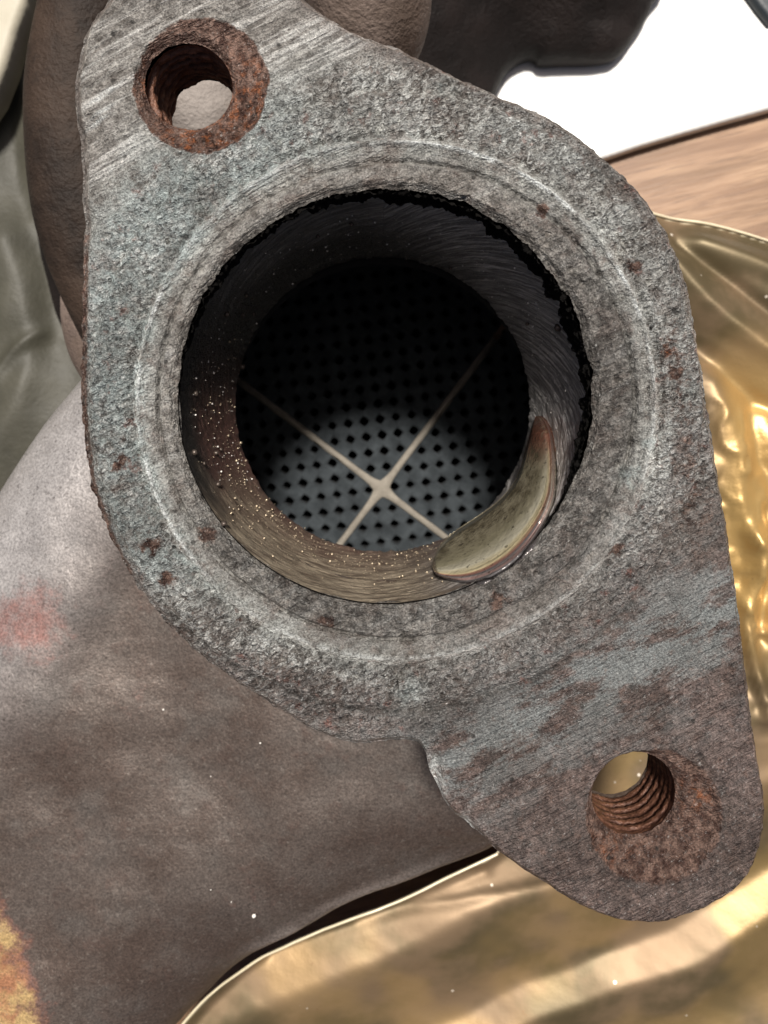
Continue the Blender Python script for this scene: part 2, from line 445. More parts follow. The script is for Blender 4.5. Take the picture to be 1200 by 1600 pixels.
def mat_wood():
    t = NT('oiled_wood')
    rot = (0, 0, radians(14))
    g1 = t.noise(40, 5, 0.6, mapping=(rot, (0.10, 1.0, 1.0)), dist=0.6)
    g2 = t.noise(9, 4, 0.65, mapping=(rot, (0.05, 1.0, 1.0)))
    g3 = t.noise(150, 4, 0.6, mapping=(rot, (0.25, 1.0, 1.0)))
    c = t.mix(t.step(g1, 0.35, 0.65), (0.20, 0.115, 0.063), (0.37, 0.235, 0.14))
    c = t.mix(t.math('MULTIPLY', t.step(g2, 0.52, 0.7), 0.55), c, (0.17, 0.09, 0.048))
    c = t.mix(t.math('MULTIPLY', t.step(g3, 0.5, 0.65), 0.35), c, (0.22, 0.12, 0.07))
    c = t.mix(t.math('MULTIPLY', t.step(t.noise(6, 3, .7, mapping=(rot, (0.03, 1, 1))), 0.58, 0.66), 0.6), c, (0.11, 0.06, 0.035))
    return t.out(c, 0.5, 0.0, t.bump(t.math('ADD', g1, g2), 3.0, 0.5))
def mat_plain(name, a, b, size=60, rough=0.7, metal=0.0, bump=3.0):
    t = NT(name)
    n = t.noise(size, 4, 0.6)
    f = t.noise(size / 8, 3, 0.6)
    return t.out(t.mix(n, a, b), rough, metal, t.bump(t.math('ADD', n, t.math('MULTIPLY', f, 0.3)), bump, 0.4))

M_FL = mat_flange(); M_BORE = mat_bore(); M_BEAD = mat_bead(); M_THR = mat_simple_rust()
M_FIL = mat_filter(); M_CEM = mat_cement(); M_CH = mat_chamber(); M_SH = mat_shell()
M_CAST = mat_casting('brown_cast_steel', (0.005, 0.003, 0.0025), (0.012, 0.0075, 0.0065), (0.003, 0.002, 0.002))
M_PIPE = mat_casting('scaled_pipe_steel', (0.11, 0.08, 0.064), (0.22, 0.17, 0.145), (0.07, 0.05, 0.042))
M_LPIPE = mat_casting('dark_brown_pipe_steel', (0.014, 0.009, 0.0065), (0.048, 0.031, 0.022), (0.007, 0.005, 0.004))
M_FOIL = mat_foil(); M_WOOD = mat_wood()
M_WHITE = mat_plain('white_foam', (0.82, 0.82, 0.80), (0.88, 0.88, 0.86), 80, 0.6)
M_OLIVE = mat_plain('olive_film', (0.022, 0.021, 0.014), (0.070, 0.066, 0.048), 120, 0.6, 0.0, 8)
M_CREAM = mat_plain('cream_board', (0.38, 0.35, 0.27), (0.50, 0.46, 0.37), 60, 0.6)
M_BLACK = mat_plain('blue_black_plastic', (0.015, 0.02, 0.024), (0.03, 0.038, 0.045), 60, 0.5)
M_GLINT = mat_plain('bright_metal_spatter', (0.42, 0.34, 0.23), (0.62, 0.53, 0.40), 10, 0.34, 0.7, 1)
M_BLOB = mat_plain('oxidised_spatter', (0.05, 0.04, 0.035), (0.14, 0.11, 0.09), 10, 0.4, 0.5, 1)
M_DUST = mat_plain('pale_dust', (0.7, 0.66, 0.6), (0.8, 0.78, 0.74), 10, 0.8)

# ------------------------------------------------------------------ the flange outline (traced at the face, z = 0)
OUT = [(152,0),(132,25),(120,50),(114,85),(110,130),(111,175),(116,220),(120,260),(121,300),(122,400),(120,500),(119,580),
 (121,640),(126,700),(136,760),(154,812),(175,860),(200,905),(230,945),(270,990),(320,1034),(370,1072),(430,1110),(480,1140),
 (530,1160),(565,1166),(600,1162),(635,1160),(655,1167),(666,1183),(671,1208),(684,1236),(700,1264),(720,1286),(747,1306),
 (775,1334),(810,1360),(850,1384),(882,1405),(920,1428),(960,1443),(1000,1450),(1040,1449),(1080,1440),(1120,1422),(1155,1396),
 (1180,1362),(1194,1320),(1199,1280),(1197,1235),(1188,1180),(1178,1115),(1170,1050),(1162,980),(1152,900),(1140,820),(1126,740),
 (1111,640),(1100,560),(1085,475),(1066,405),(1040,350),(1010,306),(976,270),(948,247),(910,215),(870,188),(830,166),(790,149),
 (765,138),(735,125),(700,108),(660,88),(622,70),(598,63),(570,52),(545,42),(520,27),(492,8),(465,-14),(420,-45),(350,-75),
 (280,-85),(220,-68),(178,-32)]
outw = catmull([(WX(a), WY(b)) for a, b in OUT], 8)
BC = np.array([WX(602.), WY(618.)])           # bore centre at the face
RB = 328.0
GC = np.array([WX(619.), WY(625.)])           # centre of the gasket seat
T = 163.0                                     # flange thickness
HOLES = [dict(c=(WX(287.5), WY(122.)), r=68.5, cs=(WX(313.), WY(131.)), R=109.),
         dict(c=(WX(1001.), WY(1256.)), r=69., cs=(WX(1024.), WY(1281.)), R=111.)]

# outline as a radius function about the bore centre
ang = np.unwrap(np.arctan2(outw[:, 1] - BC[1], outw[:, 0] - BC[0]))
rad = np.hypot(outw[:, 0] - BC[0], outw[:, 1] - BC[1])
if ang[-1] < ang[0]: ang = ang[::-1]; rad = rad[::-1]
a_ext = np.concatenate([ang - 2 * pi, ang, ang + 2 * pi]); r_ext = np.concatenate([rad] * 3)
od = np.argsort(a_ext); a_ext = a_ext[od]; r_ext = r_ext[od]
def r_out(th): return np.interp(th, a_ext, r_ext)
def r_bore(th):
    c, s = np.cos(th), np.sin(th)
    return RB + 4.0 * fbm(c * 9 + 3, s * 9, 5, 3) + (1.6 + 4.0 * np.clip(s + .4 * c, 0, 1)) * fbm(c * 17, s * 17, 9, 5, 0.62)

converter = thing('exhaust_converter', 'rusty steel exhaust converter with its two-hole flange facing up and a filter inside', 'exhaust converter', (0, 0, -1000 * U))
def cpart(o):
    o.parent = converter
    o.matrix_parent_inverse = mathutils.Matrix.Translation((0, 0, 1000 * U))
    return o

# ------------------------------------------------------------------ flange plate
def flange_height(X, Y, dedge):
    ix, iy = IMG(X, Y)
    g = np.hypot(X - GC[0], Y - GC[1])
    gt = np.arctan2(Y - GC[1], X - GC[0])
    rb = np.hypot(X - BC[0], Y - BC[1])
    z = np.zeros_like(X)
    wob = 2.5 * fbm(ix / 60, iy / 60, 3, 3)
    # gasket seat: groove at 374, ridge at 402, outer boss edge at 482
    z += -7.5 * gauss(g + wob - 375, 3.6)
    z += -3.5 * sstep(412, 372, g + wob)
    z += 5.5 * gauss(g - 402 + wob * 0.5, 5.5) * (0.75 + 0.5 * vnoise(gt * 60, g / 30, 4))
    z += -4.0 * gauss(g - 416 + wob, 6.0)
    z += -5.0 * sstep(474, 488, g + 2 * wob)
    z += -2.5 * gauss(g - 486 + 2 * wob, 6.0)
    # rough land between the seat and the bore
    low = sstep(0.2, -0.9, np.sin(gt + 0.3)) * 0.8 + 0.4
    z += 5.0 * fbm(ix / 14, iy / 14, 21, 4, 0.62) * sstep(380, 366, g) * low
    # scaled skin elsewhere
    z += 3.4 * fbm(ix / 15, iy / 15, 31, 4, 0.6) * sstep(405, 420, g) * sstep(520, 470, g)
    z += 1.1 * fbm(ix / 9, iy / 9, 41, 3, 0.6)
    z += 5.0 * fbm(ix / 150, iy / 150, 51, 2)
    # grinding marks
    ca, sa = cos(radians(28)), sin(radians(28))
    u = ix * ca - iy * sa; v = ix * sa + iy * ca
    z += 1.5 * fbm(u / 120, v / 9, 61, 3) * sstep(440, 500, g)
    # bore edge is rounded and eaten
    z -= 14 * sstep(13, 0, rb - RB - 1.5 * fbm(ix / 10, iy / 10, 71, 2))
    # pits
    pn = fbm(ix / 22, iy / 22, 77, 3)
    z -= 5.0 * sstep(0.42, 0.62, pn) * sstep(520, 420, g)
    # outer edge: worn chamfer
    left = sstep(330, 120, ix) * 1.0
    w = 9 + 11 * left + 3 * fbm(ix / 30, iy / 30, 81, 2)
    z -= (10 + 8 * left) * sstep(1, 0, dedge / w)**1.3
    z += 2.5 * fbm(ix / 7, iy / 7, 91, 3) * sstep(w, 0, dedge)
    # chips knocked out of the edge
    for (cx, cy, a, b, dp) in ((137, 210, 22, 34, 9), (132, 348, 14, 26, 11), (120, 60, 16, 40, 6), (682, 1215, 10, 36, 16), (726, 1290, 12, 18, 8)):
        z -= dp * np.clip(1.15 - np.hypot((ix - cx) / a, (iy - cy) / b), 0, 1)**0.6
    # bolt holes
    for h in HOLES:
        dc = np.hypot(X - h['cs'][0], Y - h['cs'][1]) + 3.5 * fbm(ix / 34, iy / 34, 95, 3)
        dh = np.hypot(X - h['c'][0], Y - h['c'][1])
        m = sstep(h['R'], h['R'] - 14, dc)
        z -= m * (6 + 16 * np.clip((h['R'] - dc) / 60, 0, 1))
        z += m * 4.0 * fbm(ix / 12, iy / 12, 97, 4, 0.65)
        z -= 12 * sstep(12, -2, dh - h['r'])
        z -= 2.0 * gauss(dc - h['R'] - 4, 4)
    return z

def polar_plate(nt, rows, ztop=None):
    th = np.linspace(0, 2 * pi, nt, endpoint=False)
    rb = r_bore(th); ro = r_out(th) + 1.6 * fbm(np.cos(th) * 30, np.sin(th) * 30, 12, 3) * 1.5
    t = np.linspace(0, 1, rows)
    TT, TH = np.meshgrid(t, th, indexing='ij')
    Rr = rb[None, :] + (ro - rb)[None, :] * TT
    X = BC[0] + Rr * np.cos(TH); Y = BC[1] + Rr * np.sin(TH)
    return X, Y, Rr, TH, ro

nt, nr = 1560, 215
X, Y, Rr, TH, ro = polar_plate(nt, nr)
ddx, _, _ = seg_dist(X[:, ::4], Y[:, ::4], outw[::2])
dedge = np.repeat(ddx, 4, axis=1)[:, :nt]
# smooth the repeated samples along the angle
dedge = (np.roll(dedge, 1, 1) + np.roll(dedge, -1, 1) + np.roll(dedge, 2, 1) + np.roll(dedge, -2, 1) + dedge) / 5
dedge[-1] = 0
F = grid_faces(nt, nr, True)
Xf, Yf = X.ravel().copy(), Y.ravel().copy()
keep = np.ones(Xf.shape, bool)
for h in HOLES: keep &= np.hypot(Xf - h['c'][0], Yf - h['c'][1]) > h['r']
F = F[keep[F].any(1)]
for h in HOLES:
    dx = Xf - h['c'][0]; dy = Yf - h['c'][1]; dd = np.hypot(dx, dy) + 1e-9
    m = dd < h['r']
    Xf[m] = h['c'][0] + dx[m] / dd[m] * h['r']; Yf[m] = h['c'][1] + dy[m] / dd[m] * h['r']
Zf = flange_height(Xf, Yf, dedge.ravel())
# outer side wall, a few rings down
side_z = [-6, -20, -50, -90, -130, T * -1.0]
lastX, lastY = Xf[-nt:], Yf[-nt:]
th = TH[0]
VS = [np.stack([Xf, Yf, Zf], 1)]; FS = [F]; base = len(Xf); prev = np.arange((nr - 1) * nt, nr * nt)
for k, dz in enumerate(side_z):
    rr = ro + (2.0 if k < 4 else 0) + 3.0 * fbm(th * 40, np.full(nt, dz / 14.), 15, 3) - (8 if k == 5 else 0)
    zz = np.minimum(Zf[-nt:] - 3, np.full(nt, float(dz) - 14)) if k < 5 else np.full(nt, -T)
    VS.append(np.stack([BC[0] + rr * np.cos(th), BC[1] + rr * np.sin(th), zz], 1))
    cur = base + np.arange(nt); base += nt
    FS.append(np.stack([prev, np.roll(prev, -1), np.roll(cur, -1), cur], 1)[:, [0, 1, 2, 3]])
    prev = cur
V = np.concatenate(VS)
# orientation: the polar grid runs outward then round -> flip so that normals point up
FF = [f[:, ::-1] for f in FS]
ix, iy = IMG(V[:, 0], V[:, 1], 0)
g = np.hypot(V[:, 0] - GC[0], V[:, 1] - GC[1]); gt = np.arctan2(V[:, 1] - GC[1], V[:, 0] - GC[0])
de = np.concatenate([dedge.ravel(), np.zeros(len(V) - len(Xf))])
# surface-character masks (what covers the steel, plus relief shading painted along groove and ridge)
lobeBR = sstep(-60, 260, (ix - 720) * 0.55 + (iy - 860) * 0.83 - 60)
nz = fbm(ix / 90, iy / 90, 101, 4)
brown = np.clip(lobeBR + 0.25 * sstep(480, 520, g) * sstep(950, 1080, iy), 0, 1)
brown = np.maximum(brown, 0.55 * sstep(900, 1000, ix) * sstep(560, 700, iy) * sstep(430, 450, g) * (0.6 + nz))
brown = np.maximum(brown, 0.5 * sstep(20, 6, de) * sstep(380, 500, g))
brown = np.maximum(brown, 0.6 * sstep(980, 1060, iy) * sstep(430, 460, g))
brown = np.maximum(brown, 0.62 * sstep(470, 500, g) * sstep(640, 800, iy) * sstep(640, 500, ix))
brown = np.maximum(brown, 0.5 * sstep(36, 14, de) * sstep(300, 700, ix) * sstep(700, 200, iy))
brown = np.clip(brown, 0, 1)
patina = np.clip(sstep(700, 200, ix) * sstep(385, 410, g) * sstep(620, 470, g) * sstep(1000, 820, iy) * 1.1 + 0.35 * gauss(g - 400, 30) + 0.25 * sstep(410, 450, g) * sstep(620, 900, ix) * sstep(800, 650, iy), 0, 1)
flake = np.clip(sstep(398, 420, g) * sstep(560, 470, g) * (1 - 0.75 * lobeBR) + 0.18 * sstep(380, 340, g) * sstep(560, 800, iy) + 0.08, 0, 1) * (0.75 + 0.5 * (nz + .5))
flake = np.clip(flake, 0, 1) * (1 - 0.75 * sstep(560, 640, g))
streak = lobeBR * gauss(((ix - 900) * 0.47 + (iy - 1060) * 0.88) - 10, 110) + 0.0
rust = np.zeros_like(ix); orange = np.zeros_like(ix)
for i, h in enumerate(HOLES):
    dc = np.hypot(V[:, 0] - h['cs'][0], V[:, 1] - h['cs'][1]) + 5 * fbm(ix / 30, iy / 30, 111, 3)
    m = sstep(h['R'] + 3, h['R'] - 8, dc)
    rust = np.maximum(rust, m * (0.95 if i == 0 else 0.80))
    cx, cy = IMG(*h['cs'])
    if i == 0: o_ = m * np.clip(gauss(np.hypot(ix - 395, iy - 150), 62) * .75 + gauss(np.hypot(ix - 300, iy - 208), 50) + 0.7 * gauss(np.hypot(ix - 225, iy - 120), 34), 0, 1)
    else: o_ = m * np.clip(gauss(np.hypot(ix - 1092, iy - 1255), 22) + 0.5 * gauss(np.hypot(ix - 960, iy - 1330), 40), 0, 1)
    orange = np.maximum(orange, o_)
edge_r = sstep(20, 8, de) * sstep(300, 150, ix) * sstep(250, 420, iy)
rust = np.maximum(rust, 0.75 * edge_r)
for (cx, cy, s) in ((1043, 548, 16), (992, 415, 14), (1060, 585, 22), (186, 725, 18), (236, 855, 20), (262, 905, 20), (700, 330, 12), (850, 330, 14), (960, 860, 16), (322, 838, 18), (508, 975, 14), (780, 940, 20)):
    rust = np.maximum(rust, 0.9 * gauss(np.hypot(ix - cx, iy - cy) + 10 * fbm(ix / 10, iy / 10, 5, 3), s))
orange = np.maximum(orange, gauss(np.hypot(ix - 1043, iy - 548), 14))
for (cx, cy, s) in ((1065, 612, 17), (640, 1083, 26), (985, 745, 20), (1010, 690, 12), (700, 130, 16)):
    m = gauss(np.hypot(ix - cx, iy - cy) + 10 * fbm(ix / 10, iy / 10, 6, 3), s)
    patina = np.maximum(patina, m); rust *= 1 - m; brown *= 1 - m
rbv = np.hypot(V[:, 0] - BC[0], V[:, 1] - BC[1])
dark = sstep(8, 0, rbv - RB - 3 * fbm(ix / 12, iy / 12, 8, 3)) * 0.9
dark = np.maximum(dark, 0.62 * sstep(378, 350, g + 24 * nz) * sstep(640, 900, iy))
dark = np.maximum(dark, 0.85 * gauss(g - 375, 2.4) * (0.4 + 0.6 * sstep(-.2, .3, nz)))  # groove shade put into the colour so the ring step shows
dark = np.maximum(dark, 0.62 * sstep(390, 376, g) * sstep(780, 900, ix))
dark = np.maximum(dark, 0.75 * gauss(g - 486 - 6 * nz, 5) * sstep(820, 960, iy) * (0.6 + 0.4 * nz))
dark = np.maximum(dark, 0.46 * sstep(386, 372, g + 4 * nz) * sstep(0.95, -0.6, np.cos(gt - 2.3)))
dark = np.maximum(dark, 0.42 * gauss(g - 418, 6) * sstep(-.3, .2, fbm(gt * 5, g / 90, 33, 2)))
lobe = sstep(120, -160, (ix - 300) * 0.5 + (iy - 330) * 0.87) * sstep(470, 540, g)
pale = np.clip(0.8 * gauss(g - 430, 18) * sstep(700, 400, iy) * sstep(-.2, .3, fbm(gt * 6, g / 50, 71, 3)) + 0.6 * gauss(g - 395, 9) * sstep(520, 300, ix) + 0.5 * gauss(g - 440, 30) * sstep(700, 850, ix) + 0.35 * sstep(600, 300, ix) * sstep(600, 300, iy), 0, 1) * (0.6 + 0.5 * nz) * (1 - lobeBR)
rust = np.maximum(rust, 0.50 * gauss((ix - 1075) / 1.0 - (iy - 700) * .12, 55) * sstep(430, 520, iy) * sstep(980, 800, iy))
rust = np.maximum(rust, 0.33 * sstep(410, 430, g) * sstep(500, 700, iy) * (1 - lobeBR))
rust = np.maximum(rust, 0.33 * lobeBR)
ridge = gauss(g - 402, 3.2) * (0.35 + 0.65 * sstep(560, 350, iy) * sstep(600, 800, ix) + 0.5 * sstep(300, 220, ix)) * (1 - lobeBR) * sstep(-0.5, 0.2, fbm(gt * 14, g / 60, 3, 3))  # highlight painted along the raised ring
ridge = np.clip(ridge * 1.5, 0, 1) * 0.95
# scratches from the chip at the top left
for (cx, cy) in ((155, 152), (160, 172), (150, 188), (170, 140)):
    q = (ix - cx) * 0.5 + (iy - cy) * 0.87; p = (ix - cx) * 0.87 - (iy - cy) * 0.5
    ridge = np.maximum(ridge, 0.8 * gauss(q, 2.6) * gauss(p, 22))
for (cx, cy, a, b) in ((681, 1218, 11, 36), (733, 1296, 7, 14)):
    m = gauss(np.hypot((ix - cx - (iy - cy) * .28) / a, (iy - cy) / b), 0.9)
    ridge = np.maximum(ridge, 0.75 * m)
pol = np.stack([gt * g * U * 0.06, g * U, 0 * g], 1)
flange = mesh_from('flange', V, FF, M_FL, None, True,
    dict(patina=patina, brown=brown, rust=rust, orange=orange, flake=flake, dark=dark, ridge=ridge, streak=np.clip(streak, 0, 1), lobe=np.clip(lobe, 0, 1), pale=np.clip(pale, 0, 1), pol=pol))
cpart(flange)
# underside of the plate
Xb, Yb, Rb_, THb, rob = polar_plate(240, 24)
Fb = grid_faces(240, 24, True)
xb, yb = Xb.ravel().copy(), Yb.ravel().copy(); kb = np.ones(xb.shape, bool)
for h in HOLES: kb &= np.hypot(xb - h['c'][0], yb - h['c'][1]) > h['r']
Fb = Fb[kb[Fb].any(1)]
for h in HOLES:
    dx = xb - h['c'][0]; dy = yb - h['c'][1]; dd = np.hypot(dx, dy) + 1e-9; m = dd < h['r']
    xb[m] = h['c'][0] + dx[m] / dd[m] * h['r']; yb[m] = h['c'][1] + dy[m] / dd[m] * h['r']
xb = BC[0] + (xb - BC[0]) * 0.995; yb = BC[1] + (yb - BC[1]) * 0.995
under = mesh_from('flange_underside', np.stack([xb, yb, np.full(xb.shape, -T + 2)], 1), Fb, M_LPIPE)
cpart(under)

# threaded holes
for i, h in enumerate(HOLES):
    nu, nv = 160, 150
    u = np.linspace(0, 2 * pi, nu, endpoint=False); zz = np.linspace(-40, -T - 4, nv)
    Z, A = np.meshgrid(zz, u, indexing='ij')
    pitch = 18.5
    ph = (Z / pitch + A / (2 * pi)) % 1.0
    tri = np.abs(ph * 2 - 1)                     # 0..1
    cut = sstep(0.25, 0.85, tri)
    wear = sstep(-40, -58, Z)
    r = h['r'] + 2.5 - (8.5 - 5.0 * i) * (1 - cut) * wear * np.clip(0.75 + 0.9 * fbm(A * 2.5, Z / 30, 28 + i, 3), 0.1, 1.2) + 1.8 * fbm(A * 14, Z / 9, 8 + i, 4, 0.6) 
    Vt = np.stack([(h['c'][0] + r * np.cos(A)).ravel(), (h['c'][1] + r * np.sin(A)).ravel(), Z.ravel()], 1)
    o = mesh_from('bolt_thread', Vt, grid_faces(nu, nv, True, False), M_THR, None, True, dict(groove=(cut * wear).ravel()))
    cpart(o)

# ------------------------------------------------------------------ bore wall
DL = 350.0                                    # depth of the lip
LC = np.array([WX(598., -DL), WY(632., -DL)]); LR = 230.0 * (D + DL) / D
def wall_point(th, t, inset=0.0):
    """th angle, t 0 (face) .. 1 (lip)"""
    cx = BC[0] + (LC[0] - BC[0]) * t; cy = BC[1] + (LC[1] - BC[1]) * t
    r = RB - (RB - LR) * (0.30 * t + 0.70 * t**2.6) - inset
    z = -10 - (DL - 10) * t
    return cx + r * np.cos(th), cy + r * np.sin(th), z * np.ones_like(th)
nu, nv = 1400, 230
u = np.linspace(0, 2 * pi, nu, endpoint=False); tt = np.linspace(0, 1, nv)
TT, A = np.meshgrid(tt, u, indexing='ij')
ca_, sa_ = np.cos(A), np.sin(A)
# where the black crust hangs under the edge: across the top and down the right
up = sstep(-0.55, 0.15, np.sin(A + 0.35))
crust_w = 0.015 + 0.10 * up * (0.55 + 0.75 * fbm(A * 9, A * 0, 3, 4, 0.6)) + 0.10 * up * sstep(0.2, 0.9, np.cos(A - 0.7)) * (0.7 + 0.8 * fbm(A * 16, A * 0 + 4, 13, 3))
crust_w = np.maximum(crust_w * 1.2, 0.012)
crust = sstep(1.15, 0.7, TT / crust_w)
rough_in = crust * up * (9 * fbm(A * 32, TT * 40, 41, 4, 0.6) + 6)
rough_in = rough_in + (1 - crust) * (1.6 * fbm(A * 24, TT * 22, 43, 4, 0.6))
# spiral tool marks
rough_in = rough_in + (1 - crust) * 1.2 * fbm(A * 3.0 + TT * 5.0, (A * 9 - TT * 24), 44, 3)
# step under the crust on the right
lipj = 5.0 * sstep(0.93, 1, TT) * fbm(A * 22, A * 0 + 2, 45, 4, 0.6)
X_, Y_, Z_ = wall_point(A, TT)
rr_in = rough_in + lipj
X_ = X_ - rr_in * ca_; Y_ = Y_ - rr_in * sa_
Z_ = -10 - (DL - 10) * TT
Vw = np.stack([X_, Y_, Z_], -1).reshape(-1, 3)
# lip turns outward under the wall
ex = []
for k, (dr, dz) in enumerate(((2, -8), (10, -14), (40, -20))):
    ex.append(np.stack([LC[0] + (LR + dr) * np.cos(u), LC[1] + (LR + dr) * np.sin(u), np.full(nu, -DL + dz)], 1))
Vw = np.concatenate([Vw] + ex)
Fw = grid_faces(nu, nv + 3, True, False)
tE = np.concatenate([TT.ravel(), np.ones(nu * 3)]); aE = np.concatenate([A.ravel(), np.tile(u, 3)])
cE = np.concatenate([crust.ravel(), np.zeros(nu * 3)])
nzw = fbm(aE * 6, tE * 6, 55, 3)
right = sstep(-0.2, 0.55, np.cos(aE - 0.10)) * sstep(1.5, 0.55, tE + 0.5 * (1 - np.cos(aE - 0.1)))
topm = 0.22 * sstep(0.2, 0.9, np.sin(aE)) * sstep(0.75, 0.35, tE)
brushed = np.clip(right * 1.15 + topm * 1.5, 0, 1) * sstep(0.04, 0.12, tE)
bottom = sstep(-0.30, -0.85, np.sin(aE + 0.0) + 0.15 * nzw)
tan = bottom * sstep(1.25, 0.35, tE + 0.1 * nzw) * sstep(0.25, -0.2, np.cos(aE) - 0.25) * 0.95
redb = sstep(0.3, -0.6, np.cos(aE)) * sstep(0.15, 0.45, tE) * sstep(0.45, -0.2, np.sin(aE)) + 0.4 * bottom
sw = aE * 328 + tE * 300
aw = (aE - pi / 2) % (2 * pi)
fa = 0.25 * aw + 1.35 * 0.3 * np.log1p(np.exp((aw - 4.35) / 0.3))
polw = np.stack([aE * 330 * U * 0.09, (tE - fa) * 190 * U, 0 * tE], 1)
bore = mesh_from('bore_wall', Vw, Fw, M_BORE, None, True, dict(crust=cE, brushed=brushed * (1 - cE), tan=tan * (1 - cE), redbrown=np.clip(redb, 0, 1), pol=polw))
cpart(bore)

# ------------------------------------------------------------------ polished crescent pad low on the right of the bore
outer = catmull([(675,886),(680,897),(695,905),(719,910),(742,909),(770,900),(801,880),(830,849),(852,815),(865,784),(869,756),(868,716),(861,673),(849,652),(838,650)], 8, False)
inner = catmull([(675,884),(679,868),(690,849),(713,828),(745,807),(779,782),(802,755),(814,728),(821,702),(828,678),(836,652)], 8, False)
def resample(p, n):
    s = np.concatenate([[0], np.cumsum(np.hypot(*np.diff(p, axis=0).T))]); q = np.linspace(0, s[-1], n)
    return np.stack([np.interp(q, s, p[:, 0]), np.interp(q, s, p[:, 1])], 1)
ns, nc = 150, 44
po = resample(outer, ns); pi_ = resample(inner, ns)
ttab = np.linspace(0, 1, 400)
def wall_t(th_img_x, th_img_y):
    """depth fraction of the wall seen at a traced point, by search along the wall"""
    best = np.zeros_like(th_img_x); bd = np.full_like(th_img_x, 1e9); ba = np.zeros_like(th_img_x)
    for t in ttab:
        z = -10 - (DL - 10) * t
        cx = BC[0] + (LC[0] - BC[0]) * t; cy = BC[1] + (LC[1] - BC[1]) * t
        r = RB - (RB - LR) * (0.30 * t + 0.70 * t**2.6)
        k = (D - z) / D
        wx = (th_img_x - 600) * k; wy = (640 - th_img_y) * k
        e = np.abs(np.hypot(wx - cx, wy - cy) - r)
        m = e < bd; bd[m] = e[m]; best[m] = t; ba[m] = np.arctan2(wy - cy, wx - cx)[m]
    return best, ba
q = np.linspace(0, 1, nc)
PX = pi_[None, :, 0] * (1 - q[:, None]) + po[None, :, 0] * q[:, None]
PY = pi_[None, :, 1] * (1 - q[:, None]) + po[None, :, 1] * q[:, None]
tb, ab = wall_t(PX.copy(), PY.copy())
s_ = np.linspace(0, 1, ns)[None, :] + 0 * PX
qq = q[:, None] + 0 * PX
prof = np.sqrt(np.clip(1 - (2 * qq - 1)**2, 0, 1))
lift = 1 + 9 * prof * np.sin(pi * np.clip(s_ * 0.96 + 0.02, 0, 1))**0.35
lift += 1.3 * fbm(PX / 14, PY / 14, 3, 3) * prof
lift += 1.5 * gauss(qq - 0.93, 0.05) * sstep(0, .1, s_) - 4 * gauss(qq - 0.86, 0.04)
tb = np.minimum(tb, 1.0)
fpad = 0.52 + 0.10 * (1 - prof)
join = np.clip(sstep(0.88, 1.0, qq) + sstep(0.07, 0.0, qq) + sstep(0.05, 0.0, s_) + sstep(0.90, 1.0, s_), 0, 1)
fpad = fpad + (1 - fpad) * join
bz = -7 - (DL - 14) * tb * fpad + lift * 0.1 + 3 * join + 1.0 * np.sin(qq * 75) * sstep(0.72, 0.8, qq) * sstep(0.99, 0.93, qq)
bx = WX(PX, bz); by = WY(PY, bz)
Vb = np.stack([bx, by, bz], -1).reshape(-1, 3)
# close the back against the wall
bx2, by2, bz2 = wall_point(ab, np.minimum(tb + 0.02, 1), -8.0)
Vb2 = np.stack([bx2, by2, -10 - (DL - 10) * tb], -1).reshape(-1, 3)
n1 = len(Vb)
Fq = grid_faces(ns, nc)
def loopidx():
    a = list(range(ns)) + [r * ns + ns - 1 for r in range(1, nc)] + [(nc - 1) * ns + c for c in range(ns - 2, -1, -1)] + [r * ns for r in range(nc - 2, 0, -1)]
    return np.array(a)
L = loopidx(); L2 = np.roll(L, -1)
sideq = np.stack([L, L2, L2 + n1, L + n1], 1)
rs_ = np.concatenate([(sstep(0.72, 0.9, s_) * 0.9).ravel()] * 2)
bead = mesh_from('polished_pad', np.concatenate([Vb, Vb2]), [Fq, Fq[:, ::-1] + n1, sideq], M_BEAD, None, True,
    dict(across=np.concatenate([qq.ravel()] * 2), along=np.concatenate([s_.ravel()] * 2), rust=rs_,
         pol=np.concatenate([np.stack([s_.ravel() * 300 * U * 0.05, qq.ravel() * 90 * U, 0 * qq.ravel()], 1)] * 2)))
bead['label'] = 'smooth crescent of polished metal tinted gold and pink along its outer rim'
cpart(bead)

# ------------------------------------------------------------------ spatter beads on the bore wall
def beads(name, pts, sizes, mat, label=None):
    t_ = (1 + 5**0.5) / 2
    iv = np.array([(-1,t_,0),(1,t_,0),(-1,-t_,0),(1,-t_,0),(0,-1,t_),(0,1,t_),(0,-1,-t_),(0,1,-t_),(t_,0,-1),(t_,0,1),(-t_,0,-1),(-t_,0,1)], float)
    iv /= np.linalg.norm(iv[0])
    it = np.array([(0,11,5),(0,5,1),(0,1,7),(0,7,10),(0,10,11),(1,5,9),(5,11,4),(11,10,2),(10,7,6),(7,1,8),(3,9,4),(3,4,2),(3,2,6),(3,6,8),(3,8,9),(4,9,5),(2,4,11),(6,2,10),(8,6,7),(9,8,1)])
    vs, fs = [], []
    for i, (p, s) in enumerate(zip(pts, sizes)):
        q = iv * (s * (1 + 0.5 * RNG.rand(12, 1))) * (1 + 0.5 * (RNG.rand(1, 3) - 0.5))
        vs.append(q + np.array(p)); fs.append(it + 12 * i)
    o = mesh_from(name, np.concatenate(vs), np.concatenate(fs), mat, None, True, None, 'stuff')
    if label: o['label'] = label
    return o
pts, szs = [], []
while len(pts) < 620:
    a = RNG.uniform(pi * 0.82, pi * 1.78); t = RNG.beta(4.5, 1.5) if RNG.rand() < 0.8 else RNG.rand()
    if t < 0.15: continue
    if RNG.rand() > 0.18 + 0.82 * sstep(0.2, -0.5, sin(a)): continue
    x, y, z = wall_point(np.array(a), np.array(t), 2.0)
    pts.append((float(x), float(y), float(z))); szs.append(0.6 + 1.6 * RNG.rand()**4)
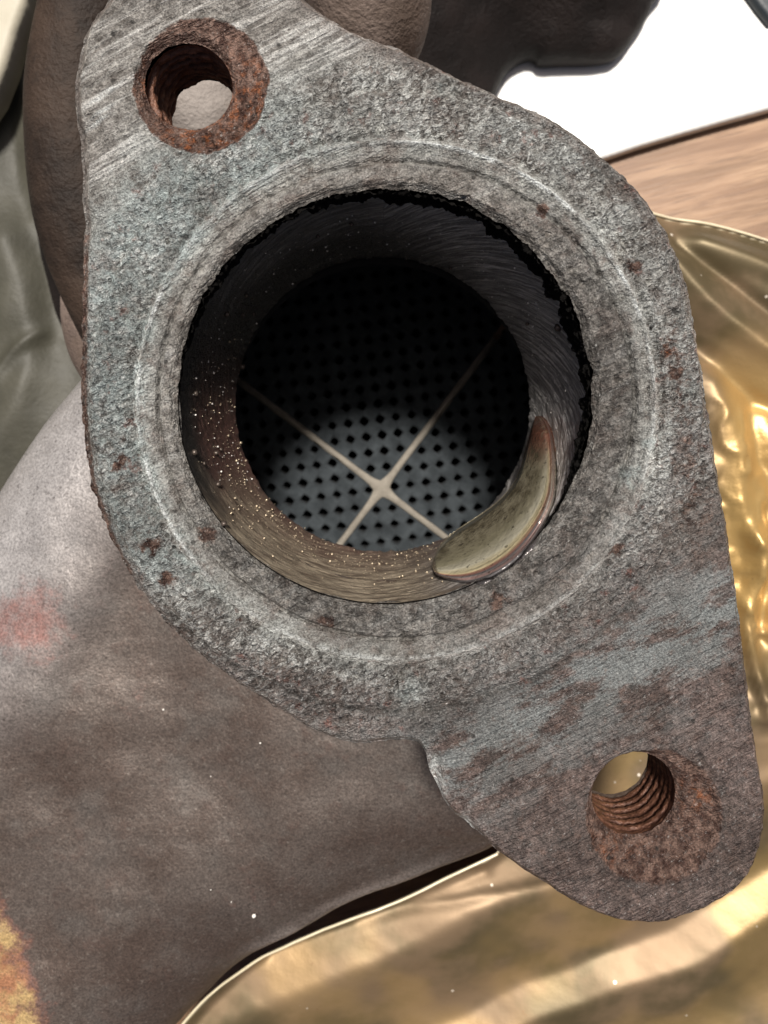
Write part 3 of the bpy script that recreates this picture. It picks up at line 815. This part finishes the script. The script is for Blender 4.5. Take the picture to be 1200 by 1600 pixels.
cpart(beads('spatter', pts, szs, M_GLINT))
pts, szs = [], []
for k in range(230):
    a = RNG.uniform(pi * -0.05, pi * 1.2); t = 0.25 + 0.7 * RNG.rand()**0.8
    x, y, z = wall_point(np.array(a), np.array(t), 2.0)
    pts.append((float(x), float(y), float(z))); szs.append(0.6 + 1.0 * RNG.rand()**4)
cpart(beads('spatter', pts, szs, M_DUST))
pts, szs = [], []
for (px, py, s) in ((303,615,4),(302,708,5),(335,708,4),(343,703,3),(317,725,3),(352,490,4),(378,491,3),(395,490,3),(549,348,4),(383,460,4),(496,367,3),(826,505,3),(874,511,5),(705,417,3),(378,573,5),(339,758,5),(347,820,4)):
    t, a = wall_t(np.array([float(px)]), np.array([float(py)]))
    x, y, z = wall_point(a, t, 3.0); z = -10 - (DL - 10) * t
    pts.append((x[0], y[0], z[0])); szs.append(s)
cpart(beads('spatter', pts, szs, M_BLOB))

# ------------------------------------------------------------------ chamber and filter
ZF = -1010.0; KF = (D - ZF) / D
FC = np.array([WX(596., ZF), WY(764., ZF)])
CC = np.array([LC[0], LC[1] - 20])
prof_c = [(-DL - 15, LR + 8), (-DL - 40, LR + 60), (-520, 480), (-700, 565), (ZF - 20, 575), (ZF - 230, 575)]
nu = 96; u = np.linspace(0, 2 * pi, nu, endpoint=False)
Vc = np.concatenate([np.stack([CC[0] + r * np.cos(u), CC[1] + r * np.sin(u), np.full(nu, z)], 1) for z, r in prof_c])
cpart(mesh_from('filter_chamber', Vc, grid_faces(nu, len(prof_c), True, False), M_CH))
# outside of the neck, from the flange down to the shell
prof_n = [(-T - 1, LR + 70), (-T - 40, LR + 62), (-DL - 30, LR + 80), (-440, 500), (-480, 625)]
Vn = np.concatenate([np.stack([CC[0] + r * np.cos(u), CC[1] + r * np.sin(u), np.full(nu, z)], 1) for z, r in prof_n])
cpart(mesh_from('neck', Vn, grid_faces(nu, len(prof_n), True, True), M_LPIPE))

eu = np.array([0.798, -0.603]); ev = np.array([0.603, 0.798])      # filter axes
p = 17.75 * KF; hs = 10.0                                          # channel pitch, half seam
filt = []
for (su, sv) in ((1, 1), (1, -1), (-1, -1), (-1, 1)):
    vs, fq, inn = [], [], []
    nC = 19
    for i in range(nC):
        for j in range(nC):
            u0 = hs + i * p; v0 = hs + j * p
            cu, cv = u0 + p / 2, v0 + p / 2
            wc = FC + su * cu * eu + sv * cv * ev
            if np.hypot(*(wc - CC)) > 560: continue
            def W(a, b, z): 
                w = FC + su * a * eu + sv * b * ev
                return (w[0], w[1], ZF + z)
            b0 = len(vs); dz = RNG.uniform(-1.0, 1.0)
            o4 = [(u0, v0), (u0 + p, v0), (u0 + p, v0 + p), (u0, v0 + p)]
            flip = (su * sv) < 0
            par = (i + j + (0 if su * sv > 0 else 1)) % 2
            if par == 0:
                hw = p * (0.345 + RNG.uniform(-0.03, 0.03)); c_ = 0.30 * hw
                # eight-sided mouth inside the square cell
                oc = [(u0 + p*.5*0, v0), (u0 + p/2, v0), (u0 + p, v0), (u0 + p, v0 + p/2), (u0 + p, v0 + p), (u0 + p/2, v0 + p), (u0, v0 + p), (u0, v0 + p/2)]
                ic = [(cu - hw + c_/2, cv - hw + c_/2), (cu, cv - hw), (cu + hw - c_/2, cv - hw + c_/2), (cu + hw, cv), (cu + hw - c_/2, cv + hw - c_/2), (cu, cv + hw), (cu - hw + c_/2, cv + hw - c_/2), (cu - hw, cv)]
                vs += [W(a, b, 0) for a, b in oc] + [W(a, b, -1.5) for a, b in ic] + [W(a, b, -60) for a, b in ic] + [W(a, b, -220) for a, b in ic]
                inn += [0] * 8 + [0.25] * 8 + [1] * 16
                for r_ in range(3):
                    for k in range(8):
                        k1 = (k + 1) % 8
                        f = (b0 + 8*r_ + k, b0 + 8*r_ + k1, b0 + 8*(r_+1) + k1, b0 + 8*(r_+1) + k)
                        fq.append(f[::-1] if flip else f)
                for k in (0, 2, 4):
                    f = (b0 + 24, b0 + 24 + k + 1, b0 + 24 + (k + 2) % 8, b0 + 24 + (k + 3) % 8)
                    if k == 0: f = (b0 + 24, b0 + 25, b0 + 26, b0 + 27)
                    if k == 2: f = (b0 + 24, b0 + 27, b0 + 28, b0 + 29)
                    if k == 4: f = (b0 + 24, b0 + 29, b0 + 30, b0 + 31)
                    fq.append(f[::-1] if flip else f)
            else:
                vs += [W(a, b, 0) for a, b in o4] + [W(cu - p*.3, cv - p*.3, dz - .8), W(cu + p*.3, cv - p*.3, dz - .8), W(cu + p*.3, cv + p*.3, dz - .8), W(cu - p*.3, cv + p*.3, dz - .8)]
                inn += [0] * 8
                for k in range(4):
                    k1 = (k + 1) % 4
                    f = (b0 + k, b0 + k1, b0 + 4 + k1, b0 + 4 + k); fq.append(f[::-1] if flip else f)
                f = (b0 + 4, b0 + 5, b0 + 6, b0 + 7); fq.append(f[::-1] if flip else f)
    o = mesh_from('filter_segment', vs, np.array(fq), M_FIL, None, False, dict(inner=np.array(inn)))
    cpart(o)
# cement seam between the four segments
ring_o, ring_i = [], []
arms = [eu, ev, -eu, -ev]     # counter-clockwise: eu points right-down, ev right-up
for k in range(4):
    a, b = arms[k], arms[(k + 1) % 4]
    S = np.concatenate([np.linspace(540, 60, 22), np.linspace(50, 12, 12)])
    def hh(s, side): return 8.3 + 13 * np.exp(-max(s - 8, 0) / 20.0) + 1.4 * float(vnoise(s / 22, side * 9.7 + k, 3))
    for s in S: ring_o.append(FC + a * s + b * hh(s, 1)); ring_i.append(FC + a * s + b * (hh(s, 1) - 3.5))
    for s in S[::-1]: ring_o.append(FC + b * s + a * hh(s, 2)); ring_i.append(FC + b * s + a * (hh(s, 2) - 3.5))
n = len(ring_o)
Vs = [(w[0], w[1], ZF - 30) for w in ring_o] + [(w[0], w[1], ZF + 1.5) for w in ring_o] + [(w[0], w[1], ZF + 5) for w in ring_i] + [(FC[0], FC[1], ZF + 6)]
k_ = np.arange(n); k1 = (k_ + 1) % n
fs = [np.concatenate([np.stack([k_, k1, k1 + n, k_ + n], 1), np.stack([k_ + n, k1 + n, k1 + 2*n, k_ + 2*n], 1)]), np.stack([k_ + 2*n, k1 + 2*n, np.full(n, 3*n)], 1)]
cpart(mesh_from('cement_seam', Vs, fs, M_CEM, None, False))

# ------------------------------------------------------------------ the big shell under the flange
ZS = -640.0
SHP = [(118,612),(60,690),(0,782),(-70,900),(-150,1100),(-190,1400),(-150,1650),(0,1790),(165,1740),(274,1598),(338,1526),(398,1472),(492,1420),(570,1378),(642,1352),(712,1324),(772,1300),
       (860,1240),(930,1100),(960,940),(950,760),(900,600),(800,480),(680,420),(520,400),(360,420),(220,500)]
shp = catmull([(WX(a, ZS), WY(b, ZS)) for a, b in SHP], 6)
def shell_z(x, y, d):
    w = 330.0
    z = ZS + 210 * np.sqrt(np.clip(1 - (1 - np.clip(d / w, 0, 1))**2, 0, 1))
    ix, iy = IMG(x, y, -480)
    # pressed crease running down from beneath the flange
    q = (ix - 215) * 0.86 + (iy - 880) * 0.50
    z = z - 12 * sstep(-42, 22, q) * sstep(760, 900, iy) * sstep(560, 220, ix) * 0.8
    z = z + 9 * gauss(q + 55, 55) * sstep(700, 860, iy) * sstep(1180, 960, iy)
    z = z + 20 * fbm(ix / 240, iy / 240, 202, 3) + 2.5 * fbm(ix / 40, iy / 40, 203, 3) - 9 * gauss(np.hypot((ix - 330) / 1.5, iy - 1180), 90) + 7 * gauss(np.hypot((ix - 160) / 1.2, iy - 1130), 70)
    # weld strip along the lower right edge
    z = z + 16 * gauss(d - 44, 20) * sstep(330, 430, ix) * sstep(800, 700, ix)
    return z
def A_lit_side(x, y, d, z):
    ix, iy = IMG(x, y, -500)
    return np.clip(sstep(330, 60, ix + 0.4 * (iy - 700)) * sstep(1260, 860, iy + 60 * fbm(ix / 80, iy / 80, 5, 3)), 0, 1) * 0.95  # lit upper-left side of the shell painted paler
def A_gold(x, y, d, z):
    ix, iy = IMG(x, y, -480)
    return np.clip(sstep(85, -45, ix - (iy - 1400) * 0.38) * sstep(1330, 1420, iy), 0, 1)
def A_red(x, y, d, z):
    ix, iy = IMG(x, y, -480)
    return np.clip(gauss(np.hypot((ix - 75) / 1.0, (iy - 960) / 1.3), 60) + 0.8 * gauss(np.hypot(ix - 8, iy - 965), 40) + 0.45 * gauss(np.hypot(ix - 400, iy - 1390), 60) + .4 * gauss(np.hypot(ix - 230, iy - 1080), 60), 0, 1)
def A_weld(x, y, d, z):
    ix, iy = IMG(x, y, -600)
    return gauss(d - 44, 20) * sstep(360, 460, ix) * sstep(720, 600, ix) * sstep(-.4, .1, fbm(ix / 40, iy / 40, 9, 3) + .25) * 0.95
shell = slab('shell', shp, 9.0, shell_z, -1280, M_SH, None, holes=[(CC[0], CC[1], 600.)], attrs=dict(light=A_lit_side, gold=A_gold, red=A_red, weld=A_weld))
cpart(shell)
# dust flecks lying on the shell
pts, szs = [], []
for (px, py, s) in ((397,1430,4.2),(256,1108,2.2),(407,1160,2.2),(330,1212,1.5),(362,1408,1.6),(330,1389,1.3)):
    x, y = float(WX(px, -450)), float(WY(py, -450))
    d, _, _ = seg_dist(np.array([x]), np.array([y]), shp)
    z = float(shell_z(np.array([x]), np.array([y]), d)[0])
    x, y = float(WX(px, z)), float(WY(py, z))
    pts.append((x, y, z + 3)); szs.append(s * 0.8)
cpart(beads('dust_flecks', pts, szs, M_DUST))

# ------------------------------------------------------------------ dark casting behind the flange, top and left
ZC = -1180.0
CAP = [(1030,-60),(1018,10),(992,56),(968,84),(940,93),(880,95),(846,96),(836,88),(820,89),(797,104),(780,132),(765,170),(700,300),(560,330),(380,350),(200,420),
       (150,540),(118,556),(88,500),(64,420),(50,330),(44,240),(46,150),(58,80),(85,20),(120,-80),(300,-200),(800,-200)]
cap = catmull([(WX(a, ZC), WY(b, ZC)) for a, b in CAP], 6)
def cast_z(x, y, d):
    ix, iy = IMG(x, y, ZC)
    z = ZC + 270 * np.sin(pi / 2 * np.clip(d / 400.0, 0, 1)) + 22 * np.clip(d / 14, 0, 1)**0.5
    z = z + 40 * fbm(ix / 140, iy / 140, 302, 3) * sstep(0, 120, d) + 2.5 * fbm(ix / 18, iy / 18, 303, 3)
    z = z - 40 * gauss(np.hypot((ix - 940) / 1.4, iy - 40), 36)
    return z
casting = slab('cast_housing', cap, 9.0, cast_z, -1222, M_CAST, None, holes=[(CC[0], CC[1], 600.)])
cpart(casting)
# round pipe shoulders: one at the top, one down the left side, one small low on the left
def ellipsoid(name, c, ax, rotz, mat, tilt=0):
    nu, nv = 96, 64
    u = np.linspace(0, 2 * pi, nu, endpoint=False); v = np.linspace(0.02, pi - 0.02, nv)
    V_, U_ = np.meshgrid(v, u, indexing='ij')
    x = ax[0] * np.sin(V_) * np.cos(U_); y = ax[1] * np.sin(V_) * np.sin(U_); z = ax[2] * np.cos(V_)
    n_ = 1 + 0.02 * fbm(x / 40, y / 40, 7, 3)
    x, y, z = x * n_, y * n_, z * n_
    c_, s_ = cos(rotz), sin(rotz)
    X = c[0] + x * c_ - y * s_; Y = c[1] + x * s_ + y * c_; Z = c[2] + z
    f = grid_faces(nu, nv, True, True)
    return mesh_from(name, np.stack([X, Y, Z], -1).reshape(-1, 3), f, mat)
def tube(name, pts, rads, mat, nu=72, k=14, seed=1):
    P = catmull(pts, k, False); s = np.linspace(0, len(rads) - 1, len(P)); R = np.interp(s, np.arange(len(rads)), rads)
    Tn = np.gradient(P, axis=0); Tn /= np.linalg.norm(Tn, axis=1)[:, None]
    up = np.array([0, 0, 1.0]); Sd = np.cross(Tn, up); Sd /= np.linalg.norm(Sd, axis=1)[:, None] + 1e-9
    Up = np.cross(Sd, Tn); u = np.linspace(0, 2 * pi, nu, endpoint=False)
    rr = R[:, None] * (1 + 0.012 * fbm(np.cos(u)[None, :] * 3 + np.arange(len(P))[:, None] * .15, np.sin(u)[None, :] * 3, seed, 3))
    V = P[:, None, :] + rr[..., None] * (np.cos(u)[None, :, None] * Sd[:, None, :] + np.sin(u)[None, :, None] * Up[:, None, :])
    return mesh_from(name, V.reshape(-1, 3), grid_faces(nu, len(P), True, False), mat)
def w3(px, py, z): return (float(WX(px, z)), float(WY(py, z)), float(z))
cpart(tube('runner_pipe', [w3(440, -260, -330), w3(520, -120, -330), w3(572, -30, -340), w3(560, 60, -420), w3(480, 160, -520)], [120, 125, 128, 130, 120], M_PIPE, seed=3))
cpart(tube('runner_pipe', [w3(190, -160, -420), w3(140, 20, -430), w3(122, 160, -450), w3(130, 320, -480), w3(160, 430, -520), w3(220, 560, -560)], [95, 100, 108, 105, 100, 95], M_LPIPE, seed=4))
cpart(tube('runner_pipe', [w3(190, 330, -600), w3(168, 420, -600), w3(160, 480, -600), w3(172, 540, -610), w3(220, 620, -620)], [85, 90, 92, 92, 90], M_PIPE, seed=5))

M_BACKING = mat_casting('scaled_grey_steel', (0.13, 0.11, 0.098), (0.27, 0.24, 0.22), (0.12, 0.09, 0.07))
cpart(ellipsoid('added_hole_backing', w3(318, 170, -640), (170, 170, 150), 0.3, M_BACKING))  # lump added so a lit grey patch shows through the upper-left bolt hole

# ------------------------------------------------------------------ gold foil
ZG = -760.0
FOP = [(1000,318),(1060,334),(1130,345),(1210,368),(1300,400),(1700,560),(1800,1100),(1750,1900),(1300,2050),(600,2000),(180,1900),(215,1700),(281,1600),(300,1576),(332,1545),(400,1490),(450,1463),(500,1440),(560,1416),(610,1400),(650,1384),(720,1352),(776,1330),
       (860,1220),(930,1100),(960,900),(900,620),(840,430),(920,330)]
fop = catmull([(WX(a, ZG), WY(b, ZG)) for a, b in FOP], 5)
def ridge_line(ix, iy, pts, w, h, sharp=1.0):
    d, _, _ = seg_dist(ix, iy, catmull(pts, 4, False)[::2], False)
    return h * np.exp(-(d / w)**(1.6 * sharp))
def foil_z(x, y, d):
    ix, iy = IMG(x, y, ZG)
    z = ZG + 0 * x
    z = z - 60 * sstep(120, 0, d)**2 * sstep(900, 1100, ix) * sstep(700, 500, iy)     # rolled upper edge
    z = z + 14 * fbm(ix / 230, iy / 230, 402, 2)
    bot = sstep(1330, 1400, iy + 0.25 * (ix - 600))
    v = (ix - 600) * 0.42 + (iy - 1480) * 0.9 + 30 * fbm(ix / 260, iy / 260, 421, 2) + 2 * fbm(ix / 60, iy / 60, 422, 2)
    vv = np.arange(-400, 1200, 4.0)
    sl = np.interp(vv, [-400, -150, -110, -52, -36, 4, 26, 60, 150, 185, 200, 235, 250, 330, 380, 420, 520, 1200], [-.1, -.35, -.46, -.42, .36, .42, -.25, -.52, -.42, -.1, .55, .50, -.45, -.5, .15, .2, -.3, .0])
    fz = np.cumsum(sl) * 4.0 * 1.55
    z = z + bot * (np.interp(v, vv, fz) - np.interp(0.0, vv, fz)) 
    for a in (
        ([(420,1500),(560,1450),(700,1415),(860,1380)], 9, -10),
        ([(560,1440),(640,1420),(760,1370)], 8, -8),
        ([(1040,400),(1100,470),(1160,520),(1260,590)], 24, 34),
        ([(1060,380),(1130,430),(1220,500)], 13, -22),
        ([(1070,520),(1130,580),(1220,650)], 20, -30),
        ([(1100,370),(1170,400),(1250,440)], 22, 20),
        ([(1110,600),(1140,700),(1150,780),(1190,860)], 28, 34),
        ([(1180,640),(1190,720),(1240,800)], 18, -26),
        ([(1165,830),(1180,900),(1160,960),(1175,1040),(1200,1120)], 12, 30),
        ([(1200,800),(1205,900),(1190,1000)], 10, -20),
        ([(1140,900),(1150,1000),(1185,1100)], 12, -18),
    ): z = z + ridge_line(ix, iy, *a)
    m = sstep(1040, 1120, ix) * sstep(1200, 1000, iy)
    # crinkles
    c1 = 1 - np.abs(fbm(ix / 60 + 0.4 * fbm(ix / 40, iy / 40, 9, 2), iy / 85, 405, 2)) * 3
    z = z + 16 * np.clip(c1, 0, 1)**2 * m * sstep(520, 760, iy)
    c2 = 1 - np.abs(fbm(ix / 26, iy / 40, 407, 2)) * 3
    z = z + 6 * np.clip(c2, 0, 1)**2 * m * sstep(560, 840, iy)
    z = z + (1.0 + 1.8 * m) * fbm((ix * .9 + iy * .45) / 130, (iy * .9 - ix * .45) / 20, 408, 3)
    z = z + 30 * sstep(40, 0, d) * sstep(900, 700, ix) * 1.2                          # edge curls up
    return z
def A_edge(x, y, d, z):
    return sstep(5, 1.5, d) + 0 * x
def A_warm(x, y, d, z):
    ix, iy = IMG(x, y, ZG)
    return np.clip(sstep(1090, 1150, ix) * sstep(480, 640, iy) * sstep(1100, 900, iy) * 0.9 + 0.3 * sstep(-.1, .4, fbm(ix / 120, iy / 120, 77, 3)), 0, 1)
def foil_edge(pts, n):
    P = resample(catmull(pts, 6, False), n)
    x = WX(P[:, 0], ZG); y = WY(P[:, 1], ZG); d = np.full(len(x), 2.0)
    z = foil_z(x, y, d)
    return np.stack([x, y, z], 1)
foil_root = thing('foil_sheet', 'crumpled glossy gold foil sheet spread under the right and lower side of the rusty flange', 'foil', (0, 0, -760 * U))
def fpart(o):
    o.parent = foil_root; o.matrix_parent_inverse = mathutils.Matrix.Translation((0, 0, 760 * U)); return o
M_RIM = mat_plain('pale_cut_edge', (0.62, 0.54, 0.36), (0.78, 0.70, 0.52), 20, 0.4, 0.2, 1)
for pts, n in (([(180,1900),(215,1700),(281,1600),(300,1576),(332,1545),(400,1490),(450,1463),(500,1440),(560,1416),(610,1400),(650,1384),(720,1352),(776,1330)], 160),
               ([(985,322),(1000,322),(1060,334),(1130,345),(1210,368),(1300,400)], 50)):
    P = foil_edge(pts, n); P[:, 2] += 5 + 2 * fbm(np.arange(n) / 6., np.arange(n) * 0., 3, 2)
    fpart(tube('cut_edge', P[::3], 2.8 + 1.1 * vnoise(np.arange(len(P[::3])) / 2., 0.5 + 0 * np.arange(len(P[::3])), 3), M_RIM, nu=8, k=3))
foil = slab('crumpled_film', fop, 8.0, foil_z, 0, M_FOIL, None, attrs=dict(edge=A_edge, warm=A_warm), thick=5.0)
fpart(foil)

# ------------------------------------------------------------------ wooden table, white board, bits at the edges
ZW = -1290.0
def rect(x0, y0, x1, y1): return [(x0, y0), (x1, y0), (x1, y1), (x0, y1)]
tb_ = slab('table_top', rect(-4200, -4200, 4200, 4200), 140.0, lambda x, y, d: np.full_like(x, ZW) - 4, -1500, M_WOOD)
tb_['kind'] = 'structure'
ZP = -1238.0
WBP = [(700,330),(946,246),(1000,228),(1060,210),(1130,190),(1200,171),(1420,110),(1460,-60),(1360,-240),(1215,40),(1168,-5),(1100,-160),(760,-260),(640,-40),(620,200)]
wbp = [(float(WX(a, ZP)), float(WY(b, ZP))) for a, b in WBP]
def wb_z(x, y, d): return ZP - 16 * (1 - np.sqrt(np.clip(1 - (1 - np.clip(d / 16, 0, 1))**2, 0, 1))) + 1.5 * fbm(x / 90, y / 90, 5, 2)
wb = slab('foam_board', wbp, 8.0, wb_z, ZW + 1, M_WHITE)
tag(wb, 'blank bright white foam board lying on the wooden table top', 'board')
BKP = [(1160,-60),(1166,-10),(1183,14),(1203,38),(1260,30),(1420,-120),(1300,-200)]
bk = slab('plastic_case', [(float(WX(a, -1215)), float(WY(b, -1215))) for a, b in BKP], 7.0,
          lambda x, y, d: -1205 - 20 * (1 - np.sqrt(np.clip(1 - (1 - np.clip(d / 20, 0, 1))**2, 0, 1))), -1237, M_BLACK)
tag(bk, 'blue-black plastic case just showing beyond the white board at the corner', 'case')
ZO = -1120.0
OLP = [(-700,-500),(150,-500),(330,100),(340,500),(240,760),(120,1000),(-500,1400),(-900,600)]
def ol_z(x, y, d):
    ix, iy = IMG(x, y, ZO)
    z = ZO + 34 * fbm(ix / 120, iy / 240, 502, 3)
    z = z + ridge_line(ix, iy, [(-40, 760), (30, 640), (60, 520), (20, 380)], 50, 60)
    z = z + ridge_line(ix, iy, [(60, -40), (50, 40), (20, 120)], 14, 36)
    z = z + ridge_line(ix, iy, [(0, 590), (30, 550), (70, 520)], 10, 18)
    z = z + ridge_line(ix, iy, [(10, 180), (20, 300), (70, 420), (80, 540)], 40, -40)
    return z
ol = slab('olive_film', [(float(WX(a, ZO)), float(WY(b, ZO))) for a, b in OLP], 9.0, ol_z, 0, M_OLIVE, thick=5.0)
tag(ol, 'loosely folded dark olive plastic film along the left side of the picture', 'plastic film')
CRP = [(-120,-200),(60,-120),(36,6),(20,50),(6,100),(-14,150),(-200,420),(-320,200)]
cr = slab('cream_board', [(float(WX(a, -1000)), float(WY(b, -1000))) for a, b in CRP], 8.0,
          lambda x, y, d: -1000 - 22 * (1 - np.sqrt(np.clip(1 - (1 - np.clip(d / 22, 0, 1))**2, 0, 1))), -1100, M_CREAM)
tag(cr, 'cream-coloured panel edge poking in at the top left corner', 'panel')
